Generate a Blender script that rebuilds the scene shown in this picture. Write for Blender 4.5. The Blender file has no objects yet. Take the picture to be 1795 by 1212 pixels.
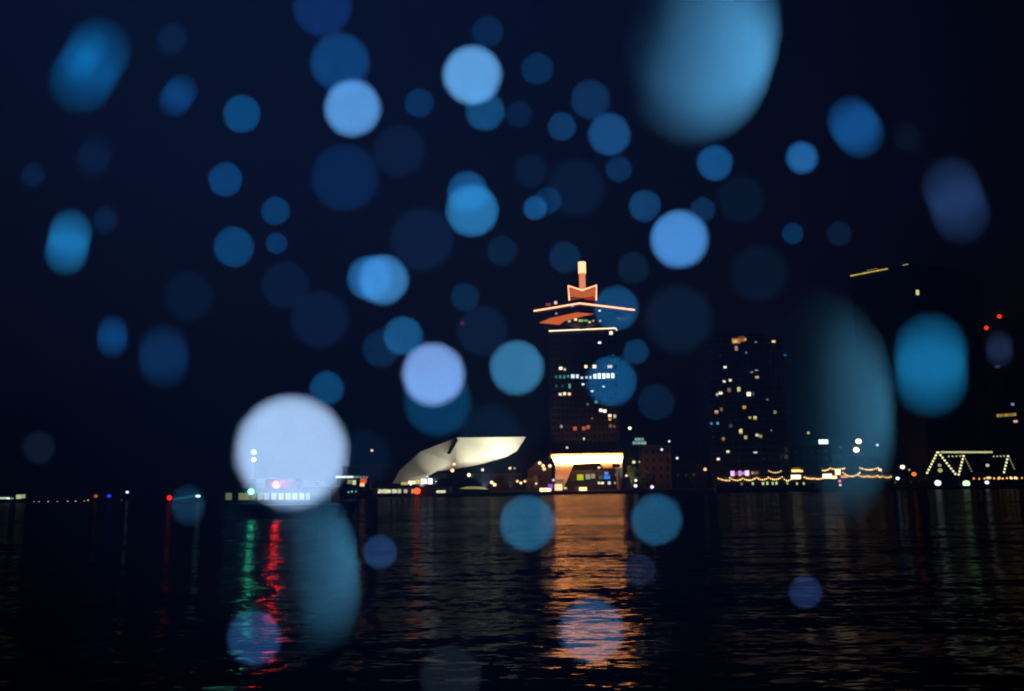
import bpy, bmesh, math, random
from mathutils import Vector, Matrix

random.seed(7)
S = bpy.context.scene
COL = S.collection

# ------------------------------------------------------------------ camera
FPX = 1638.0                       # focal length in pixels of the 1795 px wide photograph
PITCH, ROLL = math.radians(8.37), math.radians(0.8)
EYE = Vector((0.0, 0.0, 5.0))
FW = Vector((0, math.cos(PITCH), math.sin(PITCH)))
_r0 = Vector((1, 0, 0)); _u0 = Vector((0, -math.sin(PITCH), math.cos(PITCH)))
UP = _u0 * math.cos(ROLL) + _r0 * math.sin(ROLL)
RT = _r0 * math.cos(ROLL) - _u0 * math.sin(ROLL)
cd = bpy.data.cameras.new('camera'); cam = bpy.data.objects.new('camera', cd); COL.objects.link(cam)
m = Matrix.Identity(4)
for i in range(3):
    m[i][0], m[i][1], m[i][2], m[i][3] = RT[i], UP[i], -FW[i], EYE[i]
cam.matrix_world = m
cd.sensor_width = 36.0; cd.lens = 36.0 * FPX / 1795.0
cd.clip_start = 0.02; cd.clip_end = 9000
APERTURE = 0.025                   # metres: a fast lens wide open
FOCUS = 17.0
cd.dof.use_dof = True; cd.dof.focus_distance = FOCUS
cd.dof.aperture_fstop = cd.lens / 1000.0 / APERTURE
S.camera = cam

# ------------------------------------------------------------------ sky, flash, exposure
W = bpy.data.worlds.new('World'); S.world = W; W.use_nodes = True
nt = W.node_tree
bg = nt.nodes['Background']
sky = nt.nodes.new('ShaderNodeTexSky'); sky.sky_type = 'NISHITA'; sky.sun_disc = False
sky.sun_elevation = math.radians(-2.6); sky.sun_rotation = math.radians(180)
sky.altitude = 0; sky.air_density = 1.0; sky.dust_density = 0.4; sky.ozone_density = 4.0
nt.links.new(sky.outputs[0], bg.inputs[0]); bg.inputs[1].default_value = 0.045

fl = bpy.data.lights.new('camera_flash', 'SPOT'); fl.energy = 220.0; fl.color = (0.24, 0.50, 1.0)
fl.spot_size = math.radians(78); fl.spot_blend = 1.0; fl.shadow_soft_size = 0.012
flo = bpy.data.objects.new('camera_flash', fl); COL.objects.link(flo)
flo.location = EYE - RT * 0.028 + UP * 0.034
flo.rotation_euler = (FW + UP * 0.03 + RT * 0.04).to_track_quat('-Z', 'Y').to_euler()

S.view_settings.view_transform = 'Standard'; S.view_settings.look = 'None'
S.view_settings.exposure = 0; S.view_settings.gamma = 1; S.view_settings.use_curve_mapping = False
S.render.engine = 'CYCLES'
cy = S.cycles
cy.use_adaptive_sampling = False
cy.use_denoising = True
cy.max_bounces = 6; cy.diffuse_bounces = 2; cy.glossy_bounces = 3; cy.volume_bounces = 0
cy.transparent_max_bounces = 8
cy.sample_clamp_indirect = 3.0
cy.use_light_tree = True
cy.filter_width = 1.7

# ------------------------------------------------------------------ helpers
def at(px, py, Y):
    """World point that the photograph shows at pixel (px, py), at depth y = Y."""
    d = FW * FPX + RT * (px - 897.5) + UP * (606.0 - py)
    return EYE + d * (Y / d.y)
def X_at(px, z, Y):
    """World x seen at pixel column px for a point at height z and depth Y."""
    lo, hi = -900.0, 900.0
    for _ in range(60):
        mid = (lo + hi) / 2
        v = Vector((mid, Y, z)) - EYE
        c = 897.5 + FPX * v.dot(RT) / v.dot(FW)
        if c < px: lo = mid
        else: hi = mid
    return (lo + hi) / 2
def lin(c):
    return tuple(((v / 255) / 12.92 if v / 255 <= 0.04045 else ((v / 255 + 0.055) / 1.055) ** 2.4) for v in c)

def obj(name, bm, mat, parent=None, color=None, kind=None, label=None):
    me = bpy.data.meshes.new(name); bm.to_mesh(me); bm.free()
    return link(name, me, mat, parent, color, kind, label)
def link(name, me, mat, parent=None, color=None, kind=None, label=None):
    o = bpy.data.objects.new(name, me); COL.objects.link(o)
    if mat is not None and not me.materials: me.materials.append(mat)
    if parent is not None: o.parent = parent
    if color is not None: o.color = color
    if kind: o['kind'] = kind
    if label: o['label'] = label
    return o
def thing(name, label, cat, group=None, loc=(0, 0, 0)):
    o = bpy.data.objects.new(name, None); COL.objects.link(o); o.location = loc
    o.empty_display_size = 0.2
    tag(o, label, cat, group)
    return o
def tag(o, label, cat, group=None):
    o['label'] = label; o['category'] = cat
    if group: o['group'] = group
def B(): return bmesh.new()
def box(bm, x0, x1, y0, y1, z0, z1, rot=0.0, bevel=0.0):
    r = bmesh.ops.create_cube(bm, size=1.0)
    c = Vector(((x0 + x1) / 2, (y0 + y1) / 2, (z0 + z1) / 2))
    M = Matrix.Translation(c) @ Matrix.Rotation(rot, 4, 'Z') @ Matrix.Diagonal((x1 - x0, y1 - y0, z1 - z0, 1))
    bmesh.ops.transform(bm, matrix=M, verts=r['verts'])
    if bevel:
        es = {e for v in r['verts'] for e in v.link_edges}
        bmesh.ops.bevel(bm, geom=list(es), offset=bevel, segments=1, affect='EDGES')
    return bm
def tube(bm, pts, r, n=6, r1=None):
    pts = [Vector(p) for p in pts]; rings = []
    for i, p in enumerate(pts):
        t = (pts[min(i + 1, len(pts) - 1)] - pts[max(i - 1, 0)]).normalized()
        a = t.cross(Vector((0, 0, 1)) if abs(t.z) < 0.9 else Vector((1, 0, 0))).normalized(); b = t.cross(a)
        rr = r if r1 is None else r + (r1 - r) * i / (len(pts) - 1)
        rings.append([bm.verts.new(p + a * (rr * math.cos(2 * math.pi * k / n)) + b * (rr * math.sin(2 * math.pi * k / n))) for k in range(n)])
    for i in range(len(rings) - 1):
        for k in range(n):
            bm.faces.new((rings[i][k], rings[i][(k + 1) % n], rings[i + 1][(k + 1) % n], rings[i + 1][k]))
    bm.faces.new(rings[0][::-1]); bm.faces.new(rings[-1])
    return bm
def ball(bm, c, r, sub=1, sc=(1, 1, 1)):
    q = bmesh.ops.create_icosphere(bm, subdivisions=sub, radius=1.0)
    bmesh.ops.transform(bm, matrix=Matrix.Translation(c) @ Matrix.Diagonal((r * sc[0], r * sc[1], r * sc[2], 1)), verts=q['verts'])
    return bm
def poly(bm, pts):
    return bm.faces.new([bm.verts.new(p) for p in pts])
def prism(bm, front, back):
    """Closed solid between two outlines with the same number of points."""
    a = [bm.verts.new(p) for p in front]; b = [bm.verts.new(p) for p in back]; n = len(a)
    bm.faces.new(a); bm.faces.new(b[::-1])
    for i in range(n): bm.faces.new((a[i], b[i], b[(i + 1) % n], a[(i + 1) % n]))
    bmesh.ops.recalc_face_normals(bm, faces=bm.faces[:])
    return bm

# ------------------------------------------------------------------ materials
def mat(name, col, rough=0.7, metal=0.0, noise=0.0, nscale=3.0, bump=0.0):
    mt = bpy.data.materials.new(name); mt.use_nodes = True
    n = mt.node_tree; p = n.nodes['Principled BSDF']
    p.inputs['Base Color'].default_value = (*col, 1); p.inputs['Roughness'].default_value = rough; p.inputs['Metallic'].default_value = metal
    if noise or bump:
        tc = n.nodes.new('ShaderNodeTexCoord'); nz = n.nodes.new('ShaderNodeTexNoise')
        nz.inputs['Scale'].default_value = nscale; nz.inputs['Detail'].default_value = 4
        n.links.new(tc.outputs['Object'], nz.inputs['Vector'])
        if noise:
            mr = n.nodes.new('ShaderNodeMapRange'); mr.inputs['To Min'].default_value = 1 - noise; mr.inputs['To Max'].default_value = 1 + noise
            n.links.new(nz.outputs[0], mr.inputs[0])
            mx = n.nodes.new('ShaderNodeVectorMath'); mx.operation = 'SCALE'; mx.inputs[0].default_value = col
            n.links.new(mr.outputs[0], mx.inputs['Scale']); n.links.new(mx.outputs[0], p.inputs['Base Color'])
        if bump:
            bp = n.nodes.new('ShaderNodeBump'); bp.inputs['Strength'].default_value = bump; bp.inputs['Distance'].default_value = 0.1
            n.links.new(nz.outputs[0], bp.inputs['Height']); n.links.new(bp.outputs[0], p.inputs['Normal'])
    return mt
M = {
    'concrete': mat('dark_concrete', (0.10, 0.10, 0.105), 0.85, noise=0.25, nscale=0.6),
    'facade': mat('tower_cladding', (0.014, 0.015, 0.019), 0.5, noise=0.2, nscale=0.4),
    'glass': mat('dark_glass', (0.008, 0.010, 0.014), 0.12),
    'white': mat('white_panels', (0.78, 0.77, 0.72), 0.45, noise=0.05, nscale=0.15),
    'brick': mat('dark_brick', (0.020, 0.016, 0.015), 0.85, noise=0.3, nscale=1.5),
    'metal': mat('dark_metal', (0.05, 0.05, 0.055), 0.45, metal=0.6),
    'hull': mat('hull_paint', (0.010, 0.011, 0.014), 0.8),
    'deck': mat('deck_paint', (0.25, 0.25, 0.24), 0.6),
    'orange_panel': mat('painted_portal', (0.65, 0.50, 0.42), 0.6, noise=0.15, nscale=0.8),
    'bark': mat('bark', (0.05, 0.035, 0.025), 0.9, noise=0.3),
    'ground': mat('paving', (0.08, 0.078, 0.075), 0.8, noise=0.3, nscale=0.3),
    'roof': mat('roofing', (0.05, 0.05, 0.055), 0.8, noise=0.2),
    'leaf': mat('leaves', (0.07, 0.10, 0.035), 0.6, noise=0.4, nscale=1.2),
}
def glow_mat():
    mt = bpy.data.materials.new('lit_glass'); mt.use_nodes = True; n = mt.node_tree
    n.nodes.clear(); out = n.nodes.new('ShaderNodeOutputMaterial'); e = n.nodes.new('ShaderNodeEmission'); oi = n.nodes.new('ShaderNodeObjectInfo')
    mu = n.nodes.new('ShaderNodeMath'); mu.operation = 'MULTIPLY'; mu.inputs[1].default_value = 100.0
    n.links.new(oi.outputs['Color'], e.inputs['Color']); n.links.new(oi.outputs['Alpha'], mu.inputs[0]); n.links.new(mu.outputs[0], e.inputs['Strength'])
    n.links.new(e.outputs[0], out.inputs['Surface'])
    return mt
GLOW = glow_mat(); GLOW.cycles.emission_sampling = 'NONE'
BRIGHT = glow_mat(); BRIGHT.name = 'bright_lamp'
def gc(c, s): return (*lin(c), s / 100.0)      # colour and strength of a lit thing
WARM, AMBER, COOL, CREAM = (255, 214, 150), (255, 170, 70), (225, 240, 255), (255, 240, 205)
TEAL, RED, NEON = (120, 215, 205), (255, 60, 30), (255, 172, 126)
LED_Y = (235, 205, 90)

def drop_mat():
    mt = bpy.data.materials.new('falling_water'); mt.use_nodes = True; n = mt.node_tree
    p = n.nodes['Principled BSDF']; oi = n.nodes.new('ShaderNodeObjectInfo')
    n.links.new(oi.outputs['Color'], p.inputs['Base Color'])
    p.inputs['Roughness'].default_value = 0.9; p.inputs['Specular IOR Level'].default_value = 0.0
    return mt
DROP = drop_mat()

def water_mat():
    mt = bpy.data.materials.new('river_water'); mt.use_nodes = True; n = mt.node_tree; p = n.nodes['Principled BSDF']
    p.inputs['Base Color'].default_value = (0.0022, 0.0026, 0.003, 1); p.inputs['Roughness'].default_value = 0.10
    p.inputs['IOR'].default_value = 1.33
    g = n.nodes.new('ShaderNodeNewGeometry')
    total = None
    def vm(op, a, b=None, s=None):
        q = n.nodes.new('ShaderNodeVectorMath'); q.operation = op
        n.links.new(a, q.inputs[0])
        if b is not None:
            if isinstance(b, tuple): q.inputs[1].default_value = b
            else: n.links.new(b, q.inputs[1])
        if s is not None:
            if isinstance(s, float): q.inputs['Scale'].default_value = s
            else: n.links.new(s, q.inputs['Scale'])
        return q.outputs[0]
    for sc, det, amp in (((0.06, 0.16, 1), 2, 0.6), ((0.30, 1.0, 1), 3, 1.0), ((1.6, 3.6, 1), 2, 1.0)):
        v = vm('MULTIPLY', g.outputs['Position'], sc)
        nz = n.nodes.new('ShaderNodeTexNoise'); nz.inputs['Scale'].default_value = 1.0; nz.inputs['Detail'].default_value = det
        n.links.new(v, nz.inputs['Vector'])
        c = vm('SUBTRACT', nz.outputs['Color'], (0.5, 0.5, 0.5))
        c = vm('MULTIPLY', c, (amp * 0.42, amp, 0.0))
        total = c if total is None else vm('ADD', total, c)
    # calm and ruffled patches of water
    v = vm('MULTIPLY', g.outputs['Position'], (0.008, 0.045, 1))
    nz = n.nodes.new('ShaderNodeTexNoise'); nz.inputs['Scale'].default_value = 1.0; nz.inputs['Detail'].default_value = 2
    n.links.new(v, nz.inputs['Vector'])
    mr = n.nodes.new('ShaderNodeMapRange'); mr.inputs['From Min'].default_value = 0.3; mr.inputs['From Max'].default_value = 0.7
    mr.inputs['To Min'].default_value = 0.45; mr.inputs['To Max'].default_value = 1.8
    n.links.new(nz.outputs[0], mr.inputs[0])
    total = vm('SCALE', total, s=mr.outputs[0])
    nn = vm('NORMALIZE', vm('ADD', total, (0, 0, 1)))
    # steep unresolved wavelets: only part of the surface mirrors the far bank
    n.nodes.remove(p)
    df = n.nodes.new('ShaderNodeBsdfDiffuse'); df.inputs['Color'].default_value = (0.0022, 0.0026, 0.003, 1)
    gl = n.nodes.new('ShaderNodeBsdfGlossy'); gl.inputs['Roughness'].default_value = 0.10; gl.inputs['Color'].default_value = (0.95, 0.97, 1.0, 1)
    fr = n.nodes.new('ShaderNodeFresnel'); fr.inputs['IOR'].default_value = 1.33
    sc_ = n.nodes.new('ShaderNodeMath'); sc_.operation = 'MULTIPLY'; sc_.inputs[1].default_value = 0.155
    mix = n.nodes.new('ShaderNodeMixShader')
    n.links.new(nn, gl.inputs['Normal']); n.links.new(nn, fr.inputs['Normal'])
    n.links.new(fr.outputs[0], sc_.inputs[0]); n.links.new(sc_.outputs[0], mix.inputs[0])
    n.links.new(df.outputs[0], mix.inputs[1]); n.links.new(gl.outputs[0], mix.inputs[2])
    n.links.new(mix.outputs[0], n.nodes['Material Output'].inputs['Surface'])
    return mt

# ------------------------------------------------------------------ setting: water, banks
QY, QZ = 392.0, 1.2
bm = B(); poly(bm, [(-3500, -60, 0), (3500, -60, 0), (3500, QY + 1, 0), (-3500, QY + 1, 0)])
w = obj('water', bm, water_mat(), kind='structure')
bm = B(); poly(bm, [(-3500, QY + 0.6, QZ), (3500, QY + 0.6, QZ), (3500, 5000, QZ), (-3500, 5000, QZ)])
obj('ground', bm, M['ground'], kind='structure')
bm = B(); box(bm, -1500, 1500, QY, QY + 0.6, -2, QZ + 0.12)
quay = obj('embankment', bm, M['concrete'], kind='structure')

def ground_z(Y): return QZ if Y > QY else 0.0

# ------------------------------------------------------------------ the tall tower with the neon crown
def pbox(bm, px0, px1, py0, py1, Y, depth=0.15, proud=0.0):
    """Upright box whose front shows between the given pixels on the plane y = Y."""
    a = at((px0 + px1) / 2, py0, Y); b = at((px0 + px1) / 2, py1, Y)
    zm = (a.z + b.z) / 2
    x0, x1 = X_at(px0, zm, Y), X_at(px1, zm, Y)
    return box(bm, min(x0, x1), max(x0, x1), Y - proud, Y - proud + depth, min(a.z, b.z), max(a.z, b.z))
def lit(parent, name, px, py, w, h, Y, c, s, proud=0.12):
    bm = B(); pbox(bm, px - w / 2, px + w / 2, py - h / 2, py + h / 2, Y, 0.1, proud)
    return obj(name, bm, GLOW, parent, gc(c, s))

TY = 412.0
t = thing('high_rise_tower', 'tall dark office tower with glowing neon crown, mast and lit portal base', 'tower')
zt = at(1020, 578, TY).z
tx0, tx1 = X_at(965, 50, TY), X_at(1083, 50, TY)
z_low = at(1020, 797, TY).z
bm = B(); box(bm, tx0, tx1, TY, TY + 29, z_low, zt)
obj('shaft', bm, M['facade'], t)
bm = B(); nf, nc = 19, 15
for f in range(nf):
    for c in range(nc):
        fw = (tx1 - tx0) / nc; fh = (zt - 3 - z_low) / nf
        x = tx0 + c * fw; z = z_low + 1.0 + f * fh
        box(bm, x + 0.18, x + fw - 0.18, TY - 0.04, TY + 0.06, z + 0.7, z + fh - 0.25)
obj('window_panes', bm, M['glass'], t, kind='stuff')
bm = B()
for f in range(nf + 1):
    z = z_low + 1.0 + f * (zt - 3 - z_low) / nf
    box(bm, tx0 - 0.08, tx1 + 0.08, TY - 0.10, TY + 29.1, z - 0.15, z + 0.35)
obj('floor_bands', bm, M['facade'], t, kind='stuff')
WINS = [(983, 646, 6, 5, CREAM, 1.6), (990, 648, 4, 4, CREAM, .7), (1027, 643, 5, 5, WARM, 1.8), (1042, 643, 6, 6, WARM, 1.8), (1069, 643, 8, 5, CREAM, .8),
        (975, 661, 4, 5, TEAL, .18), (982, 661, 4, 6, TEAL, .28), (989, 661, 4, 6, TEAL, .32), (996, 660, 4, 5, TEAL, .30),
        (1004, 660, 6, 6.5, COOL, 1.2), (1012, 660, 5, 6.5, COOL, 1.2), (1020, 662.5, 4, 4, COOL, 1.0), (1028, 662, 4, 4, COOL, .8), (1035, 662, 4, 4.5, COOL, .9),
        (1043, 660, 5.5, 8, COOL, 1.5), (1050.5, 659.5, 5.5, 9, COOL, 1.8), (1058.5, 659.5, 5.5, 9, COOL, 1.8), (1066, 659, 5.5, 8, COOL, 1.8), (1074, 659, 5.5, 8, COOL, 1.8),
        (998.5, 677, 4, 8, TEAL, .5), (975, 677, 3, 5, TEAL, .12), (986, 677, 3, 5, TEAL, .10), (1022, 674, 4.5, 3.5, COOL, 1.2), (1058, 678, 3.5, 3, COOL, 1.0), (1038, 686, 4.5, 3, COOL, 1.0),
        (982, 691.5, 5, 4.5, WARM, 1.4), (989.5, 690.5, 5, 5, CREAM, 1.4), (998, 691, 5, 4.5, WARM, 1.3), (1045, 705, 5, 4, TEAL, .5), (1030, 709, 3, 3, TEAL, .4),
        (1053, 719.5, 5, 5, CREAM, 2.2), (1060, 721, 5.5, 5, CREAM, 2.2), (1069, 729, 5.5, 5, CREAM, 1.4), (1069, 735.5, 4.5, 4, AMBER, 1.0), (1077.5, 730, 4.5, 6, CREAM, .6),
        (984, 748, 4, 5, CREAM, .35), (1008, 751.5, 6, 6, (255, 130, 90), .5), (1023.5, 751.5, 6, 6, (255, 130, 90), .45), (1031, 749, 6, 6, (255, 125, 90), .5),
        (1070, 747, 5, 6, (255, 150, 100), .25), (1077, 748, 4, 5, (255, 150, 100), .18), (1023.5, 769.5, 3.5, 3.5, CREAM, .8), (994, 785, 4, 3.5, CREAM, .8),
        (1051, 601, 5.5, 3.5, COOL, 1.6), (1071, 584, 6, 6, CREAM, 1.4), (1038, 734, 3, 3, AMBER, .25)]
for a in WINS: lit(t, 'lit_window', a[0], a[1], a[2], a[3], TY, a[4], a[5])
# lower LED line along the top edge of the shaft
bm = B()
p0, p1 = at(962, 580.5, TY - 0.5), at(1079, 575.5, TY - 0.5)
tube(bm, [p0, p1, p1 + Vector((0.6, 0.5, -0.9))], 0.30)
obj('led_line', bm, BRIGHT, t, gc((255, 222, 180), 1.9))
# crown: a square deck turned on its corner over a tapering soffit
near = at(1016, 533, TY - 9); lf = at(936, 549.5, TY + 8); rt = at(1112, 542, TY + 9)
zd = near.z
lf.z = zd; rt.z = zd
# keep the far corner symmetric
far = lf + rt - near
bm = B()
rim = [near, rt, far, lf]
prism(bm, [p.copy() for p in rim], [p + Vector((0, 0, 2.2)) for p in rim])
obj('crown_deck', bm, M['facade'], t)
cx, cyy = (lf.x + rt.x) / 2, (near.y + far.y) / 2 + 1
def shrink(f, z): return [Vector((cx + (p.x - cx) * f, cyy + (p.y - cyy) * f, z)) for p in rim]
zs1 = at(1000, 552, TY - 4).z; zs2 = zt
bm = B(); prism(bm, shrink(0.93, zd - 1.8), shrink(0.93, zd - 0.03)); obj('crown_storey', bm, M['glass'], t)
bm = B(); prism(bm, shrink(0.80, zs1 - 3.8), shrink(0.80, zd - 1.83)); obj('crown_storey', bm, M['facade'], t)
bm = B(); prism(bm, shrink(0.60, zs2 + 0.02), shrink(0.80, zs1 - 3.83)); obj('crown_soffit', bm, M['facade'], t)
def led(parent, pts, r, c, s, name='led_line'):
    bm = B(); tube(bm, pts, r); return obj(name, bm, BRIGHT, parent, gc(c, s))
off = Vector((0, -0.35, 0.2))
led(t, [lf + off, near + off], 0.36, NEON, 2.6); led(t, [near + off + Vector((0.1, 0, 0)), rt + off], 0.36, NEON, 2.6)
# near left soffit of the crown, its LED light painted in as emission
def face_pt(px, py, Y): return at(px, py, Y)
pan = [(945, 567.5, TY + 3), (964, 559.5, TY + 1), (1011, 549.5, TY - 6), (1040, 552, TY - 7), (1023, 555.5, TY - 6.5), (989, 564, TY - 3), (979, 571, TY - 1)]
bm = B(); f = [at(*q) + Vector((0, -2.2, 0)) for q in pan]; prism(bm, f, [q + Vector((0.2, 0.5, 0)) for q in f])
obj('soffit_glow', bm, GLOW, t, gc((235, 110, 55), 0.75))
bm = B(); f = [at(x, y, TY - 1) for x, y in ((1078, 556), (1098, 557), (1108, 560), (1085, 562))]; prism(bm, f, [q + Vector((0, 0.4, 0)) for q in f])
obj('soffit_glow', bm, GLOW, t, gc((150, 120, 110), 0.12))  # faint light on the right soffit, also painted as emission
for px, py, w_, h_, c, s in [(974, 531, 5, 5, (255, 205, 190), 1.1), (961, 534, 9, 5, (200, 120, 110), .3), (1003, 537, 6, 3, (190, 160, 255), .6), (1051, 545, 4, 3, COOL, 1.2),
                             (1009, 560.5, 5, 4, CREAM, 1.2), (1018, 562.5, 8, 4, (190, 220, 120), .7), (1027, 562.5, 7, 3, (160, 210, 110), .7), (998, 563.5, 5, 4, CREAM, .5),
                             (1033.5, 565, 4, 3, CREAM, .9), (1040, 562.8, 4, 3, WARM, .5), (1052, 563, 4, 3, COOL, .5), (975, 550, 4, 3, COOL, .4)]:
    lit(t, 'crown_lamp', px, py, w_, h_, TY - 11.5, c, s)
# crown points: two upright panels meeting at the near corner, edged with neon
CY = TY + 1
A1, A2, A3 = at(996, 501.5, CY + 2), at(1020.5, 509.5, CY - 3), at(1045.5, 500.5, CY + 2)
B1, B2, B3 = at(998, 527, CY + 2), at(1020.5, 528, CY - 3), at(1045, 527, CY + 2)
back = Vector((0, 9, 0))
bm = B(); prism(bm, [A1, A2, B2, B1], [p + back for p in (A1, A2, B2, B1)]); obj('crown_panel', bm, M['orange_panel'], t)
bm = B(); prism(bm, [A2 + Vector((.02, 0, 0)), A3, B3, B2 + Vector((.02, 0, 0))], [p + back for p in (A2 + Vector((.02, 0, 0)), A3, B3, B2 + Vector((.02, 0, 0)))]); obj('crown_panel', bm, M['orange_panel'], t)
fo = Vector((0, -0.35, 0))
led(t, [B1 + fo, A1 + fo, A2 + fo, A3 + fo, B3 + fo], 0.36, NEON, 2.6)
for q0, q1, q2, q3, c, s in ((A1, A2, B2, B1, (255, 128, 72), .55), (A2, A3, B3, B2, (255, 128, 72), .55)):  # emissive orange fill of the two crown panels
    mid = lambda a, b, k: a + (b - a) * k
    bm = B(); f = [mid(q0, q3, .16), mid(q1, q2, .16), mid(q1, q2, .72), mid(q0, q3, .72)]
    f = [p + Vector((0, -0.18, 0)) for p in f]; prism(bm, f, [p + Vector((0, 0.1, 0)) for p in f]); obj('glow_panel', bm, GLOW, t, gc(c, s))
bm = B(); pbox(bm, 1022, 1044, 521.5, 526.5, CY - 2.0, 0.2); obj('glow_panel', bm, GLOW, t, gc((215, 50, 35), .55))
bm = B(); pbox(bm, 999, 1020, 522, 526, CY - 2.0, 0.2); obj('glow_panel', bm, GLOW, t, gc((200, 110, 70), .25))
# mast
mz0, mz1, mz2 = at(1020.5, 508, CY + 4).z, at(1020.5, 480, CY + 4).z, at(1020.5, 460, CY + 4).z
mx = at(1020.5, 480, CY + 4).x
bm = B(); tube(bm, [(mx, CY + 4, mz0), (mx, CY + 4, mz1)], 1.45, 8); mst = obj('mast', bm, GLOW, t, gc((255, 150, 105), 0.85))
bm = B(); tube(bm, [(mx, CY + 4, mz1), (mx, CY + 4, mz2 - 0.8), (mx, CY + 4, mz2)], 1.75, 8); obj('mast_lantern', bm, BRIGHT, t, gc((255, 190, 140), 1.9))
bm = B(); tube(bm, [(mx, CY + 4, mz2), (mx, CY + 4, mz2 + 1.5)], .15, 6); obj('antenna', bm, M['metal'], t)
# portal base
PY = TY - 6
bm = B()
f = [at(968, 801, PY), at(1091, 799.5, PY), at(1090, 810, PY), at(1040, 811.5, PY), at(974, 814.5, PY)]
prism(bm, f, [p + Vector((0, 1.2, 0)) for p in f]); obj('lit_canopy', bm, BRIGHT, t, gc((255, 158, 82), 64))
bm = B(); pbox(bm, 966, 1092, 795.5, 801, PY + 1.3, 30); obj('podium_slab', bm, M['orange_panel'], t)
def slab(name, pts, Y, d, m_, col=None):
    bm = B(); f = [at(x, y, Y) for x, y in pts]; prism(bm, f, [p + Vector((0, d, 0)) for p in f]); return obj(name, bm, m_, t, col)
slab('portal_leg', [(973.5, 815), (1006, 813), (988, 857), (973, 857)], PY + 0.6, 3, M['orange_panel'])
slab('portal_leg', [(1053, 811.8), (1090.5, 810.5), (1090.5, 820.5), (1058, 822)], PY + 0.6, 3, M['orange_panel'])
slab('portal_leg', [(1082, 820), (1091, 820), (1091, 858), (1085, 858)], PY + 3, 8, M['concrete'])
slab('portal_window', [(1073, 813), (1087, 813), (1086, 819.5), (1074, 819.5)], PY + 0.45, 0.1, M['glass'])
slab('podium_glass', [(996, 824), (1084, 824), (1084, 858), (990, 858)], PY + 9, 10, M['glass'])
for px, py, w_, h_, c, s in [(1017, 837, 11, 10, (205, 215, 20), .85), (1030.5, 836, 8, 9, (215, 215, 185), .5), (1039.5, 835, 7, 8, (225, 215, 185), .42), (1053, 837, 7, 7, (130, 150, 105), .3),
                             (1063, 830, 7, 5, (90, 150, 255), .9), (1064, 837, 11, 6, (70, 140, 255), .9), (1087, 831, 8, 8, (80, 140, 255), .8), (1080, 833, 4, 4, (80, 130, 255), .6),
                             (1050, 847, 4, 4, CREAM, 1.0), (1056, 847, 5, 4, CREAM, 1.2), (1068, 847, 5, 5, COOL, .9), (1078, 847, 3, 3, CREAM, .5), (1050, 820, 5, 3, CREAM, 1.0), (1005, 842, 9, 5, (110, 110, 70), .15)]:
    lit(t, 'podium_lamp', px, py, w_, h_, PY + 8.5, c, s)
for px, py, w_, h_, c, s in [(956, 859, 20, 6, (255, 205, 140), 3.6), (979, 854.5, 13, 11, (255, 200, 150), 1.7), (1022, 857.5, 13, 6, (255, 205, 130), 3.0), (965, 853, 8, 8, (170, 100, 255), .8), (970, 842, 4, 4, COOL, .9), (991, 856, 5, 3, CREAM, .9)]:
    lit(t, 'foot_lamp', px, py, w_, h_, PY - 2, c, s)
# warm uplights of the portal
for px, pz, e in ((982, 2.0, 2600), (1020, 2.0, 500)):
    l = bpy.data.lights.new('portal_uplight', 'SPOT'); l.energy = e; l.color = (1.0, 0.50, 0.22); l.spot_size = math.radians(95); l.spot_blend = 0.6; l.shadow_soft_size = 0.4
    lo = bpy.data.objects.new('portal_uplight', l); COL.objects.link(lo); lo.location = (X_at(px, 2, PY - 5), PY - 5, pz); lo.parent = t
    lo.rotation_euler = Vector((0.02, 0.45, 0.9)).to_track_quat('-Z', 'Y').to_euler()

# ------------------------------------------------------------------ the white museum by the water
EY = 398.0
t = thing('museum_building', 'white angular museum with sharp overhanging tip, floodlit on the far bank', 'museum')
up = [(922, 766, EY - 8), (800, 767.5, EY - 2), (737, 792, EY + 2), (700, 826, EY + 3), (688, 848, EY + 3)]
crease = [(766, 826, EY - 1.5), (800, 812, EY - 5), (842, 806.5, EY - 6), (905, 792, EY - 8)]
U = [at(*q) for q in up] ; Cc = [at(*q) for q in crease]
mid_ = at(745, 838, EY + 0.5); low = at(752, 849, EY + 0.5)
dep = Vector((0, 34, 0))
# upper facade facets
def facet(name, pts, thick=Vector((0, 0.8, 0)), m_=None):
    bm = B(); prism(bm, pts, [p + thick for p in pts]); return obj(name, bm, m_ or M['white'], t)
facet('facade_panel', [U[0], U[1], Cc[1], Cc[2], Cc[3]])
facet('facade_panel', [U[1], U[2], U[3], Cc[0], Cc[1]])
facet('facade_panel', [U[3], U[4], low, mid_, Cc[0]])
# underside
J = [at(790, 824, EY + 6), at(815, 819.5, EY + 4), at(845, 813.5, EY + 2), at(888, 801, EY - 1), at(906, 790.5, EY - 6)]
for q in ([Cc[0], Cc[1], J[1], J[0]], [Cc[1], Cc[2], J[2], J[1]], [Cc[2], Cc[3], J[4], J[3], J[2]]):
    facet('underside_panel', q, Vector((0, 0.6, 0.1)))
bm = B(); prism(bm, [U[0] + Vector((-.3, .9, -.2)), U[1] + Vector((0, .9, -.2)), U[2] + Vector((0, .9, -.2)), U[3] + Vector((0, .9, -.2))],
                [U[0] + Vector((-16, 36, -1)), U[1] + dep, U[2] + dep, U[3] + dep]); obj('roof', bm, M['white'], t)
bm = B(); box(bm, X_at(705, 4, EY), X_at(856, 4, EY), EY + 9, EY + 34, QZ, 9.5); obj('glass_base', bm, M['glass'], t)
slot = [(783.5, 795.5), (789, 796.5), (803, 772), (797.5, 771.5)]
bm = B(); f = [at(x, y, EY - 4.4) for x, y in slot]; prism(bm, f, [p + Vector((0, 3.2, 0)) for p in f]); obj('slot_window', bm, M['glass'], t)
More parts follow.
